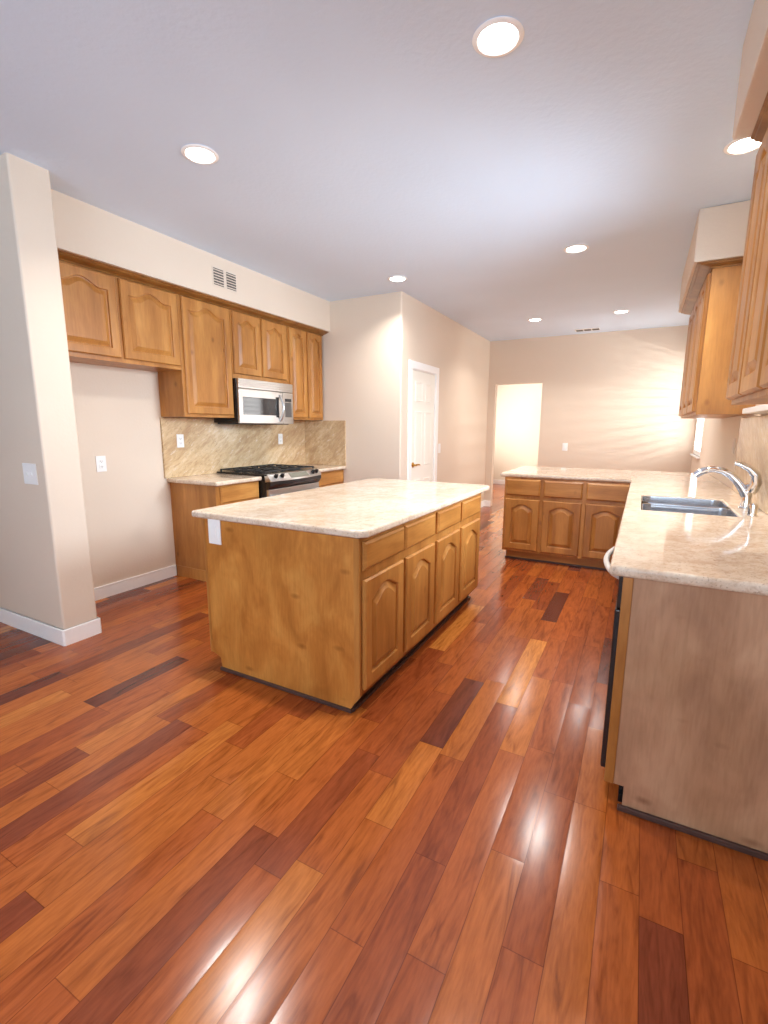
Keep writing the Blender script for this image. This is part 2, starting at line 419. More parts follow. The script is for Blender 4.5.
wall_holes('wall_hall_left', HALLP, 'y', BW+0.12, HB, -4.74, -4.62, [N4])
wbox('wall_hall_right', HALLP, RW, RW+0.12, BW+0.12, HB, 0, H)

# soffits
wbox('wall_soffit_left', WALL, LW, -3.333, 1.7475, WY, ZS, H, bev=0.0)
wbox('wall_soffit_right_near', WALL, 0.205, RW, YR, 2.475, ZS, H, bev=0.012)
wbox('wall_soffit_right_far', WALL, 0.198, RW, 4.02, 5.638, ZS, H, bev=0.012)

# baseboards
def baseboard(name, pts_boxes):
    mb = MB()
    for b in pts_boxes:
        mb.box(*b, 0.0, 0.085, bev=0.0); x0, x1, y0, y1 = b
        mb.box(x0, x1, y0, y1, 0.085, 0.105, bev=0.006)
    return struct(mb.build(name, TRIM))
bb = 0.014
def base_poly(name, poly):
    """poly: outline of the moulding seen from above"""
    mb = MB().prism(poly, 0.0, 0.105)
    es = [e for e in mb.bm.edges if all(abs(v.co.z-0.105) < 1e-5 for v in e.verts)]
    bmesh.ops.bevel(mb.bm, geom=es, offset=0.006, segments=2, profile=0.5, affect='EDGES')
    return struct(mb.build(name, TRIM))
ax = -3.115
base_poly('baseboard_wing', [(XL, 1.5316), (XL, 1.5316-bb), (ax+bb-0.01, 1.5316-bb), (ax+bb, 1.5316-bb+0.01), (ax+bb, 1.7475+bb-0.01), (ax+bb-0.01, 1.7475+bb), (LW, 1.7475+bb), (LW, 1.7475), (ax, 1.7475), (ax, 1.5316)])
baseboard('baseboard_left', [(LW, LW+bb, 1.7475+bb, 2.850)])
base_poly('baseboard_pantry', [(-3.1, WY), (-3.1, WY-bb), (WX+bb, WY-bb), (WX+bb, 5.034), (WX, 5.034), (WX, WY)])
base_poly('baseboard_pantry_side', [(WX, 5.938), (WX+bb, 5.938), (WX+bb, BW-bb), (OX0, BW-bb), (OX0, BW), (WX, BW)])
baseboard('baseboard_back', [(OX1, RW-bb, BW-bb, BW)])
baseboard('baseboard_right', [(RW-bb, RW, 6.0, BW-bb)])
baseboard('baseboard_hall', [(-4.62, RW, HB-bb, HB)])

# ------------------------------------------------------------------ windows
def window(name, axis, a0, a1, z0, z1, t, out, mull=1):
    """frame sits in the wall hole; t = inside wall face, out = +1/-1 outward direction"""
    T = lambda d: t + out*d
    def bx(mb, p0, p1, d0, d1, q0, q1, bev=0.003):
        lo, hi = sorted((T(d0), T(d1)))
        if axis == 'y': mb.box(lo, hi, p0, p1, q0, q1, bev=bev)
        else: mb.box(p0, p1, lo, hi, q0, q1, bev=bev)
    f = MB(); fw_ = 0.05
    bx(f, a0, a0+fw_, 0.04, 0.10, z0, z1); bx(f, a1-fw_, a1, 0.04, 0.10, z0, z1)
    bx(f, a0+fw_, a1-fw_, 0.04, 0.10, z0, z0+fw_); bx(f, a0+fw_, a1-fw_, 0.04, 0.10, z1-fw_, z1)
    for i in range(mull):
        c = a0 + (a1-a0)*(i+1)/(mull+1)
        bx(f, c-0.02, c+0.02, 0.05, 0.09, z0+fw_, z1-fw_)
    o = struct(f.build(name, TRIM))
    g = MB(); bx(g, a0+fw_, a1-fw_, 0.068, 0.074, z0+fw_, z1-fw_, 0); p = g.build('pane', GLASS, o)
    return o, bx
win1, bx1 = window('window_1', 'y', *N1, RW, 1, 0)
s = MB(); bx1(s, N1[0]-0.03, N1[1]+0.03, -0.03, 0.04, N1[2]-0.022, N1[2], 0.004); s.build('window_sill', TRIM, win1)
win2, bx2 = window('window_2', 'y', *N2, RW, 1, 1)
s = MB(); bx2(s, N2[0]-0.04, N2[1]-0.06, -0.10, 0.04, N2[2]-0.035, N2[2], 0.006); s.build('window_sill', TRIM, win2)
win3, _ = window('unseen_window_3', 'x', *N3, YR, -1, 2)
win4, _ = window('added_window_4', 'y', *N4, -4.62, -1, 1)
# wide-louvre shutter in the nook window
sh = thing('window_shutter', 'white wide-slat shutter filling the bright nook window beyond the counter', 'shutter', (RW+0.02, (N1[0]+N1[1])/2, N1[2]))
m = MB(); y0, y1, z0, z1 = N1
for a, b_ in ((y0+0.003, y0+0.043), (y1-0.043, y1-0.003)): m.box(RW+0.006, RW+0.032, a, b_, z0+0.003, z1-0.003, bev=0.003)
for a, b_ in ((z0+0.003, z0+0.063), (z1-0.063, z1-0.003)): m.box(RW+0.006, RW+0.032, y0+0.043, y1-0.043, a, b_, bev=0.003)
m.build('shutter_frame', TRIM, sh)
m = MB(); nl = 13
for i in range(nl):
    zc = z0+0.063 + (z1-z0-0.126)*(i+0.5)/nl
    sub = MB().box(-0.030, 0.030, y0+0.045, y1-0.045, -0.005, 0.005, bev=0.004)
    sub.xform(Matrix.Translation((RW+0.019, 0, zc)) @ Matrix.Rotation(math.radians(12), 4, 'Y'))
    me_ = bpy.data.meshes.new('tmp'); sub.bm.to_mesh(me_); sub.bm.free(); m.bm.from_mesh(me_); bpy.data.meshes.remove(me_)
m.build('louvers', TRIM, sh)

# ------------------------------------------------------------------ pantry door
DX = WX-0.04
door = struct(MB().box(DX-0.0, DX+0.035, DY0+0.025, DY1-0.025, 0.008, DZ-0.025).build('door_1', DOORP))
def raised_panel(mb, u0, u1, v0, v1, d):
    """shallow sunken moulding and raised field on a face at w = d (local u,w,v)"""
    def ring(i, w_): return [(u0+i, w_, v0+i), (u1-i, w_, v0+i), (u1-i, w_, v1-i), (u0+i, w_, v1-i)]
    mb.loft([ring(0, d), ring(0.010, d+0.007), ring(0.022, d+0.001), ring(0.045, d+0.008)], cap0=False, cap1=True)
mb = MB(); dw = DY1-DY0-0.05
for (pu0, pu1) in ((0.10, dw/2-0.04), (dw/2+0.04, dw-0.10)):
    for (pv0, pv1) in ((0.22, 0.74), (0.90, 1.56), (1.67, 1.90)):
        raised_panel(mb, pu0, pu1, pv0, pv1, 0.0)
mb.xform(frame_matrix((DX+0.0352, DY0+0.025, 0.008), (0, 1, 0), (1, 0, 0)))
mb.build('door_panels', DOORP, door)
m = MB()
for a, b_ in ((DY0-0.072, DY0+0.012), (DY1-0.012, DY1+0.072)): m.box(WX-0.005, WX+0.016, a, b_, 0, DZ-0.012, bev=0.003)
m.box(WX-0.005, WX+0.016, DY0-0.072, DY1+0.072, DZ-0.012, DZ+0.072, bev=0.003)
for a, b_ in ((DY0, DY0+0.02), (DY1-0.02, DY1)): m.box(WX-0.11, WX-0.001, a, b_, 0, DZ)
m.box(WX-0.11, WX-0.001, DY0+0.02, DY1-0.02, DZ-0.02, DZ)
struct(m.build('trim_1', TRIM))
ky = DY0+0.085
m = MB().lathe((DX+0.035, ky, 0.93), [(0.032, 0), (0.032, 0.006), (0.012, 0.010), (0.011, 0.045), (0.013, 0.05)], 16, 'x')
m.tube([(DX+0.08, ky, 0.93), (DX+0.085, ky+0.05, 0.934), (DX+0.083, ky+0.11, 0.926)], [0.011, 0.010, 0.008], 10)
m.build('lever_handle', BRASS, door)
MB().box(DX+0.01, DX+0.037, DY0+0.026, DY0+0.05, 0.88, 0.98, bev=0.002).build('latch_plate', BRASS, door)

# ------------------------------------------------------------------ cabinet doors, drawers
def arch_ring(u0, u1, v0, v1, rise, w_, nb=8, ns=6, nt=28, flat=0.14, brow=False):
    pts = []
    for i in range(nb): pts.append((u0+(u1-u0)*i/nb, w_, v0))
    vt = v1 - rise
    for i in range(ns): pts.append((u1, w_, v0+(vt-v0)*i/ns))
    for i in range(nt):
        t = i/nt; x = min(max((t-flat)/(1-2*flat), 0), 1)
        k = 0.5-0.5*math.cos(2*PI*x); k = k**0.85
        if brow: k = math.sin(PI*t)**1.25
        pts.append((u1-(u1-u0)*t, w_, vt+rise*k))
    for i in range(ns): pts.append((u0, w_, vt+(v0-vt)*i/ns))
    return pts
def door_mb(W_, H_, st=0.058, rise=0.045, th=0.02, brow=False):
    mb = MB()
    R = lambda i, w_: arch_ring(i, W_-i, i, H_-i, 0.0, w_)
    A = lambda i, w_: arch_ring(st+i, W_-st-i, st+i, H_-st*0.85-i, rise, w_, brow=brow)
    mb.loft([R(0, 0), R(0, th*0.55), R(0.007, th), A(0, th), A(0.005, th-0.003), A(0.008, th-0.014), A(0.015, th-0.015), A(0.042, th-0.002), A(0.044, th), A(0.048, th)])
    return mb
def drawer_mb(W_, H_, th=0.02):
    mb = MB()
    R = lambda i, w_: [(i, w_, i), (W_-i, w_, i), (W_-i, w_, H_-i), (i, w_, H_-i)]
    mb.loft([R(0, 0), R(0, th*0.45), R(0.004, th*0.7), R(0.010, th*0.85), R(0.013, th), R(0.02, th)])
    return mb
def put(mb, name, mat, parent, O, U, Wd):
    mb.xform(frame_matrix(O, U, Wd)); return mb.build(name, mat, parent)
PX, NX, NY = ((0, 1, 0), (1, 0, 0)), ((0, -1, 0), (-1, 0, 0)), ((1, 0, 0), (0, -1, 0))

def crown(parent_name, label, pts_prof, path):
    pass

# ---- left wall cabinets: face frame at x = XF, doors out to XF+0.02
XF = -3.44
def wall_cab(label, y0, y1, z0, doors, dz0, dz1, rise=0.04, st=0.058):
    t = thing('wall_cabinet', label, 'cabinet', (LW, (y0+y1)/2, z0), 'wall cabinets on the range wall')
    MB().box(LW, XF, y0, y1, z0, 2.434, bev=0.002).build('cabinet_box', WOOD, t)
    for a, b_ in doors:
        put(door_mb(b_-a, dz1-dz0, st=min(st, (b_-a)*0.17), rise=rise*min(1.0, (b_-a)/0.34)), 'door', WOOD, t, (XF, a, dz0), *PX)
    return t
wall_cab('short honey wood wall cabinet with two arched doors above the empty fridge alcove', 1.75, 2.818, 1.835, [(1.80, 2.29), (2.318, 2.808)], 1.865, 2.425, 0.05)
wall_cab('tall single-door honey wood wall cabinet beside the microwave and above the short counter', 2.820, 3.385, 1.455, [(2.850, 3.365)], 1.48, 2.43, 0.05)
wall_cab('short honey wood wall cabinet with two small arched doors directly above the microwave', 3.388, 4.192, 1.825, [(3.405, 3.765), (3.795, 4.165)], 1.865, 2.425, 0.038)
wall_cab('tall wall cabinet with two narrow arched doors between the microwave and the pantry wall', 4.195, 4.83, 1.455, [(4.215, 4.50), (4.535, 4.805)], 1.475, 2.425, 0.035)
# crown moulding, profile in (offset from face outward, z)
def crown_mb(path, z0, z1, out):
    """path: list of (x,y,nx,ny) giving points on the face line and the outward direction"""
    prof = [(-0.02, z0), (0.006, z0), (0.012, z0+0.008), (out*0.35, z0+(z1-z0)*0.35), (out*0.75, z0+(z1-z0)*0.6), (out*0.8, z0+(z1-z0)*0.75), (out, z0+(z1-z0)*0.85), (out, z1), (-0.02, z1)]
    mb = MB(); mb.loft([[(x+nx*o, y+ny*o, z) for o, z in prof] for x, y, nx, ny in path]); return mb
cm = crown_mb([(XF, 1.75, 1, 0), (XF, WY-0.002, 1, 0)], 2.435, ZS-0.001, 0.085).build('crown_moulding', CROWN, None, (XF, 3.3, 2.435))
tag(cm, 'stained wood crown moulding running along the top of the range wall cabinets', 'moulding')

# ---- right wall cabinets: frame at x = XR, doors out to XR-0.02
XR = 0.315
def wall_cab_r(label, y0, y1, doors):
    t = thing('wall_cabinet', label, 'cabinet', (RW, (y0+y1)/2, 1.47), 'wall cabinets on the sink wall')
    MB().box(XR, RW, y0, y1, 1.47, 2.434, bev=0.002).build('cabinet_box', WOOD, t)
    for a, b_ in doors:
        put(door_mb(b_-a, 0.925, st=0.055, rise=0.04, th=0.024), 'door', WOOD, t, (XR, b_, 1.49), *NX)
wall_cab_r('wall cabinet with bare wood side beyond the faucet, over the counter', 4.075, 5.62, [(4.10, 4.58), (4.61, 5.09), (5.12, 5.60)])
wall_cab_r('two-door wall cabinet at the frame edge over the near end of the sink counter', 1.83, 2.50, [(1.845, 2.155), (2.175, 2.485)])
wall_cab_r('wall cabinet nearest the camera over the bare wood end panel', 1.16, 1.828, [(1.175, 1.485), (1.505, 1.815)])
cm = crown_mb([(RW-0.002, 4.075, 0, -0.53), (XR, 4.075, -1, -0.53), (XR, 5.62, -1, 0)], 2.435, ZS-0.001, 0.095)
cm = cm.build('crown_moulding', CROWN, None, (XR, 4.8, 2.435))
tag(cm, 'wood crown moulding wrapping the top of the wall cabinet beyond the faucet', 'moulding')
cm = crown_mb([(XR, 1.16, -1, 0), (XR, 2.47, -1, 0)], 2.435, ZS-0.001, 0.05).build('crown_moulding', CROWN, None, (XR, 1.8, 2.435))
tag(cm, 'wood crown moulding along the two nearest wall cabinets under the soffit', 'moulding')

# ------------------------------------------------------------------ left base run
XB = -3.165
def base_cab_left(label, y0, y1, dr, end=None):
    t = thing('base_cabinet', label, 'cabinet', (LW, (y0+y1)/2, 0), 'base cabinets beside the range')
    MB().box(LW, XB, y0, y1, 0.10, CB-0.001, bev=0.002).build('cabinet_box', WOOD, t)
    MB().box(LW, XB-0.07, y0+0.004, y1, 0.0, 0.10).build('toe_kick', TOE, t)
    MB().box(LW+0.02, XB-0.003, y0-0.004, y0+0.003, 0.0, 0.10).build('end_skirt', WOOD, t)
    put(drawer_mb(dr[1]-dr[0], 0.145), 'drawer_front', WOODH, t, (XB, dr[0], 0.715), *PX)
    put(door_mb(dr[1]-dr[0], 0.56, st=0.055, rise=0.04), 'door', WOOD, t, (XB, dr[0], 0.125), *PX)
base_cab_left('wood base cabinet between the fridge alcove and the range', 2.858, 3.382, (2.90, 3.37))
base_cab_left('wood base cabinet in the corner between the range and the pantry wall', 4.208, WY-0.003, (4.225, 4.82))
def slab(name, label, poly, loc, mat=None):
    mb = MB().prism(poly, CB, CT, bev=0.012, seg=3)
    return tag(mb.build(name, mat or GRAN, None, loc), label, 'countertop')
slab('countertop', 'short granite countertop between the fridge alcove and the range', [(LW+0.001, 2.830), (-3.12, 2.830), (-3.12, 3.384), (LW+0.001, 3.384)], (LW, 3.1, CB))
slab('countertop', 'small granite countertop in the corner past the range by the pantry wall', [(LW+0.001, 4.206), (-3.12, 4.206), (-3.12, WY-0.001), (LW+0.001, WY-0.001)], (LW, 4.5, CB))
o = MB().box(LW, LW+0.02, 2.805, WY-0.021, CT+0.001, 1.452, bev=0.002).build('backsplash', GRANV, None, (LW, 3.8, CT))
tag(o, 'full-height veined granite backsplash on the wall behind the range', 'backsplash')
o = MB().box(LW, -3.13, WY-0.02, WY, CT+0.001, 1.452, bev=0.002).build('backsplash', GRANV, None, (-3.43, WY, CT))
tag(o, 'square granite side splash on the pantry wall at the end of the range counter', 'backsplash')

# ------------------------------------------------------------------ microwave
my0, my1, mz0, mz1 = 3.392, 4.188, 1.405, 1.822
XM = -3.375
t = thing('microwave', 'stainless over-the-range microwave with curved handle below the short cabinet', 'microwave', (LW, 3.79, mz0))
MB().box(LW+0.021, XM-0.03, my0, my1, mz0+0.006, mz1, bev=0.004).build('body', BLACK, t)
MB().box(LW+0.05, XM-0.005, my0+0.02, my1-0.08, mz0-0.008, mz0+0.008, bev=0.003).build('underside_filter', MBLACK, t)
g = MB().box(XM-0.03, XM-0.002, my0+0.004, my1-0.004, mz1-0.088, mz1, bev=0.003)
g.build('vent_strip', STEEL, t)
g = MB()
for i, zz in enumerate((mz1-0.022, mz1-0.045, mz1-0.068)): g.box(XM-0.004, XM+0.004, my0+0.006, my1-0.006, zz, zz+0.013, bev=0.003)
g.build('vent_slats', STEEL, t)
dr = MB().box(XM-0.03, XM, my0+0.002, 4.015, mz0, mz1-0.092, bev=0.006).build('door', STEEL, t)
MB().box(XM-0.004, XM+0.002, 3.44, 3.925, 1.488, 1.655, bev=0.0015).build('door_window', DGLASS, dr)
MB().box(XM-0.03, XM, 4.018, my1-0.002, mz0, mz1-0.092, bev=0.006).build('control_panel', STEEL, t)
MB().box(XM-0.002, XM+0.002, 4.05, 4.155, 1.635, 1.668, bev=0.001).build('display', DGLASS, t)
MB().box(XM-0.002, XM+0.002, 4.05, 4.155, 1.475, 1.628, bev=0.001).build('keypad', KEYP, t)
hy = 3.965
hp = [(XM-0.002, hy, 1.43)] + [(XM+0.048*math.sin(PI*k/12), hy+0.008*math.sin(PI*k/12), 1.43+(1.70-1.43)*k/12) for k in range(1, 12)] + [(XM-0.002, hy, 1.70)]
MB().tube(hp, 0.012, 12).build('handle', STEEL, dr)
MB().box(XM-0.002, XM+0.0025, 3.905, 3.952, 1.47, 1.675, bev=0.002).build('handle_recess', BLACK, dr)

# ------------------------------------------------------------------ range
ry0, ry1 = 3.392, 4.200
t = thing('gas_range', 'slide-in gas range with black grates and stainless front between the two granite counters', 'range', (LW, 3.796, 0))
XG = -3.09
MB().box(LW+0.03, XG, ry0, ry1, 0.03, 0.90, bev=0.003).build('body', BLACK, t)
MB().box(LW+0.022, XG+0.02, ry0-0.006, ry1+0.006, 0.9155, 0.932, bev=0.006).build('cooktop', BLACK, t)
# bowed control panel: sloping stainless fascia
mb = MB(); rings = []
for k in range(17):
    s_ = k/16; y = ry0 + (ry1-ry0)*s_; bow = 0.045*math.sin(PI*s_)
    rings.append([(XG-0.01, y, 0.934), (XG+0.025+bow*0.6, y, 0.930), (XG+0.060+bow, y, 0.878), (XG+0.062+bow, y, 0.866), (XG+0.03, y, 0.856), (XG-0.01, y, 0.856)])
mb.loft(rings).build('control_panel', STEEL, t)
mb = MB(); rings = []
for k in range(17):
    s_ = k/16; y = ry0 + (ry1-ry0)*s_; bow = 0.045*math.sin(PI*s_)
    rings.append([(XG-0.01, y, 0.856), (XG+0.055+bow, y, 0.868), (XG+0.058+bow, y, 0.835), (XG+0.03, y, 0.79), (XG-0.01, y, 0.79)])
mb.loft(rings).build('vent_trim', BLACK, t)
for y in (3.475, 3.555, 4.045, 4.115):
    s_ = (y-ry0)/(ry1-ry0); bow = 0.045*math.sin(PI*s_)
    c = Vector((XG+0.042+bow*0.8, y, 0.906))
    kb = MB().lathe((0, 0, 0), [(0.021, -0.004), (0.021, 0.006), (0.017, 0.022), (0.014, 0.024)], 16)
    kb.box(-0.004, 0.004, -0.018, 0.018, 0.02, 0.032, bev=0.002)
    kb.xform(Matrix.Translation(c) @ Matrix.Rotation(math.radians(38), 4, 'Y')); kb.build('knob', BLACK, t)
s0, s1 = 3.66, 3.94
mb = MB(); rings = []
for k in range(9):
    y = s0+(s1-s0)*k/8; s_ = (y-ry0)/(ry1-ry0); bow = 0.045*math.sin(PI*s_)
    p = lambda f, d: (XG+0.025+bow*0.6+(0.035+bow*0.4)*f+d*0.83, y, 0.930-0.052*f+d*0.55)
    rings.append([p(0.12, 0), p(0.12, 0.003), p(0.88, 0.003), p(0.88, 0)])
mb.loft(rings).build('display', LCD, t)
dr = MB().box(XG, XG+0.035, ry0+0.006, ry1-0.006, 0.235, 0.785, bev=0.006).build('oven_door', STEEL, t)
MB().box(XG+0.03, XG+0.038, ry0+0.12, ry1-0.12, 0.36, 0.64, bev=0.002).build('oven_window', DGLASS, dr)
hb = [(XG+0.03, ry0+0.05, 0.725), (XG+0.075, ry0+0.055, 0.725), (XG+0.085, ry0+0.10, 0.725), (XG+0.09, (ry0+ry1)/2, 0.725), (XG+0.085, ry1-0.10, 0.725), (XG+0.075, ry1-0.055, 0.725), (XG+0.03, ry1-0.05, 0.725)]
MB().tube(hb, 0.013, 10).build('oven_handle', STEEL, dr)
MB().box(XG, XG+0.03, ry0+0.006, ry1-0.006, 0.06, 0.225, bev=0.006).build('storage_drawer', STEEL, t)
for bx_, by, br in ((-3.58, 3.55, 0.04), (-3.58, 4.04, 0.04), (-3.25, 3.55, 0.05), (-3.25, 4.04, 0.045), (-3.41, 3.796, 0.045)):
    MB().lathe((bx_, by, 0.932), [(br*1.2, 0), (br*1.15, 0.008), (br, 0.010), (br, 0.016), (br*0.8, 0.019), (br*0.2, 0.020)], 20).build('burner', MBLACK, t)
for gy0, gy1 in ((3.41, 3.665), (3.67, 3.922), (3.927, 4.182)):
    g = MB(); gx0, gx1 = -3.70, -3.11; zt = 0.958; b_ = 0.006
    for yy in (gy0+0.01, gy1-0.01): g.box(gx0, gx1, yy-b_, yy+b_, zt-0.012, zt, bev=0.002)
    for xx in (gx0+0.008, (gx0+gx1)/2, gx1-0.008): g.box(xx-b_, xx+b_, gy0+0.004, gy1-0.004, zt-0.012, zt, bev=0.002)
    for xx in (gx0+0.15, gx1-0.15):
        ym = (gy0+gy1)/2
        for dx, dy in ((0.1, 0), (-0.1, 0), (0, 0.09), (0, -0.09)):
            g.box(min(xx+dx*0.25, xx+dx)-(b_ if dx == 0 else 0), max(xx+dx*0.25, xx+dx)+(b_ if dx == 0 else 0), min(ym+dy*0.25, ym+dy)-(b_ if dy == 0 else 0), max(ym+dy*0.25, ym+dy)+(b_ if dy == 0 else 0), zt-0.010, zt+0.004, bev=0.002)
    for xx in (gx0+0.008, gx1-0.008):
        for yy in (gy0+0.01, gy1-0.01): g.box(xx-0.007, xx+0.007, yy-0.007, yy+0.007, 0.931, zt-0.005, bev=0.002)
    g.build('grate', MBLACK, t)

# ------------------------------------------------------------------ island
ix0, ix1, iy0, iy1 = -2.085, -1.085, 1.792, 3.64
t = thing('kitchen_island', 'honey wood kitchen island cabinet standing alone in the middle of the floor', 'island', ((ix0+ix1)/2, (iy0+iy1)/2, 0))
MB().box(ix0, ix1, iy0+0.006, iy1, 0.095, CB-0.001, bev=0.002).build('cabinet_box', WOOD, t)
# end panel with toe notches, and its edge stiles
ep = MB().prism([(ix0, 0.095), (ix0, CB-0.001), (ix1-0.03, CB-0.001), (ix1-0.03, 0.06), (ix1-0.054, 0.02), (ix0+0.08, 0.02), (ix0+0.07, 0.075), (ix0+0.02, 0.095)], 0, 0.012)
ep.xform(Matrix(((1, 0, 0, 0), (0, 0, 1, iy0-0.006), (0, 1, 0, 0), (0, 0, 0, 1)))); ep.build('end_panel', GOLDV, t)
st = MB().prism([(ix1-0.03, 0.055), (ix1-0.03, CB-0.001), (ix1, CB-0.001), (ix1, 0.095)], 0, 0.020)
st.xform(Matrix(((1, 0, 0, 0), (0, 0, 1, iy0-0.010), (0, 1, 0, 0), (0, 0, 0, 1)))); st.build('corner_stile', WOOD, t)
MB().box(ix0-0.006, ix0+0.014, iy0-0.009, iy0+0.014, 0.095, CB-0.001, bev=0.004).build('corner_stile', WOOD, t)
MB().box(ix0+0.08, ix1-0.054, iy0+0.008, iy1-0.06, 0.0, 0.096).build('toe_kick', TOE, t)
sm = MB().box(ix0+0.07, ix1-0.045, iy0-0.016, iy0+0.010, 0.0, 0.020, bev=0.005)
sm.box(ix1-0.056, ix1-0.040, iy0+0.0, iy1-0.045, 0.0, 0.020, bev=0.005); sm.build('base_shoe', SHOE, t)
for (a, b_), (c, d) in zip([(1.806, 2.222), (2.236, 2.650), (2.698, 3.112), (3.162, 3.580)], [(1.806, 2.215), (2.250, 2.650), (2.698, 3.112), (3.162, 3.580)]):
    put(drawer_mb(b_-a, 0.135), 'drawer_front', WOODH, t, (ix1, a, 0.722), *PX)
    put(door_mb(d-c, 0.550, st=0.06, rise=0.055, brow=True), 'door', WOOD, t, (ix1, c, 0.125), *PX)
# plain doors on the range side
for a, b_ in ((1.82, 2.40), (2.42, 3.00), (3.02, 3.60)):
    put(door_mb(b_-a, 0.72, st=0.06, rise=0.055), 'door', WOOD, t, (ix0, b_, 0.125), *NX)
slab('island_countertop', 'large granite countertop with clipped corners on the island', [(-2.170, 1.775), (-1.09, 1.775), (-1.052, 1.815), (-1.052, 3.76), (-1.085, 3.80), (-2.170, 3.80)], (-1.6, 2.8, CB))

# ------------------------------------------------------------------ right run
Rx, Ry = -0.0115, 1.7516
o = MB().prism([(Rx, 0.095), (Rx, CB-0.001), (RW-0.001, CB-0.001), (RW-0.001, 0.0), (Rx+0.06, 0.0), (Rx+0.06, 0.095)], 0, 0.02)
o.xform(Matrix(((1, 0, 0, 0), (0, 0, 1, Ry), (0, 1, 0, 0), (0, 0, 0, 1))))
ep = thing('end_panel', 'bare stained wood end panel of the sink counter, beside the dishwasher', 'panel', (0.3, Ry, 0))
o.build('panel', VENEER, ep)
MB().box(Rx-0.006, Rx+0.026, Ry-0.005, Ry+0.02, 0.095, CB-0.001, bev=0.003).build('edge_stile', WOOD, ep)
MB().box(Rx+0.045, RW-0.001, Ry-0.013, Ry, 0.0, 0.022, bev=0.004).build('base_shoe', SHOE, ep)
# dishwasher
d0, d1 = 1.79, 2.43
t = thing('dishwasher', 'black dishwasher with pale bowed handle beside the end panel of the sink counter', 'dishwasher', (0.3, 2.1, 0))
MB().box(Rx+0.01, RW-0.03, d0, d1, 0.10, CB-0.004, bev=0.003).build('tub', BLACK, t)
MB().box(Rx-0.024, Rx+0.01, d0+0.004, d1-0.004, 0.115, 0.74, bev=0.006).build('door', BLACK, t)
MB().box(Rx-0.020, Rx+0.01, d0+0.004, d1-0.004, 0.745, CB-0.006, bev=0.006).build('control_strip', BLACK, t)
MB().box(Rx+0.045, Rx+0.06, d0, d1, 0.0, 0.10).build('toe_plate', BLACK, t)
hp = [(Rx-0.018, d0+0.06, 0.845)] + [(Rx-0.022-0.055*math.sin(PI*k/14)**0.7, d0+0.06+(d1-d0-0.12)*k/14, 0.845) for k in range(1, 14)] + [(Rx-0.018, d1-0.06, 0.845)]
MB().tube(hp, 0.011, 12).build('handle', GREYP, t)
# sink base + corner
t = thing('sink_base_cabinet', 'wood sink base cabinet under the double-bowl sink', 'cabinet', (0.3, 3.5, 0))
sb = MB().box(Rx, Rx+0.02, 2.44, 4.895, 0.10, CB-0.001); sb.box(Rx+0.02, RW-0.001, 2.44, 2.458, 0.10, CB-0.001); sb.box(Rx+0.02, RW-0.001, 2.458, 4.895, 0.10, 0.118)
sb.build('cabinet_box', WOOD, t)
MB().box(Rx+0.06, Rx+0.075, 2.44, 4.895, 0, 0.10).build('toe_kick', TOE, t)
for a, b_ in ((2.46, 2.88), (2.90, 3.32), (3.34, 3.76), (3.78, 4.20), (4.22, 4.80)):
    put(drawer_mb(b_-a, 0.135), 'drawer_front', WOODH, t, (Rx, b_, 0.722), *NX)
    put(door_mb(b_-a, 0.55, st=0.06, rise=0.05, brow=True), 'door', WOOD, t, (Rx, b_, 0.125), *NX)
# peninsula
px0, py0 = -1.220, 4.918
t = thing('peninsula_cabinet', 'dark shaded wood peninsula base cabinet with three drawers over three arched doors', 'cabinet', (-0.4, 5.2, 0))
MB().box(px0, RW-0.001, py0, 5.55, 0.10, CB-0.001, bev=0.002).build('cabinet_box', WOOD, t)
MB().box(px0+0.03, RW-0.001, py0+0.07, 5.50, 0.0, 0.10).build('toe_kick', WOODH, t)
MB().box(px0+0.02, Rx+0.06, py0+0.058, py0+0.07, 0.0, 0.02, bev=0.004).build('base_shoe', SHOE, t)
for a, b_ in ((-1.200, -0.860), (-0.826, -0.466), (-0.430, -0.060)):
    put(drawer_mb(b_-a, 0.165), 'drawer_front', WOODH, t, (a, py0, 0.692), *NY)
    put(door_mb(b_-a, 0.53, st=0.06, rise=0.045, brow=True), 'door', WOOD, t, (a, py0, 0.125), *NY)
# L-shaped counter with sink cutout
sx0, sx1, sy0, sy1 = 0.03, 0.49, 3.06, 3.78
kx = sorted([-1.27, -0.062, sx0, sx1, RW-0.001]); kyy = sorted([1.735, sy0, sy1, 4.905, 5.98])
keep = lambda x, y: not (sx0 < x < sx1 and sy0 < y < sy1) and (x > -0.062 or y > 4.905)
ct = MB().cells(kx, kyy, keep, CB, CT, bev=0.012).build('countertop', GRAN, None, (0.3, 3.5, CB))
tag(ct, 'long L-shaped granite countertop holding the sink and running onto the peninsula', 'countertop')
o = MB().box(RW-0.021, RW-0.001, 1.775, 4.42, CT+0.001, 1.452, bev=0.003).build('backsplash', GRANV, None, (RW, 3.0, CT))
tag(o, 'granite backsplash on the sink wall behind the faucet', 'backsplash')
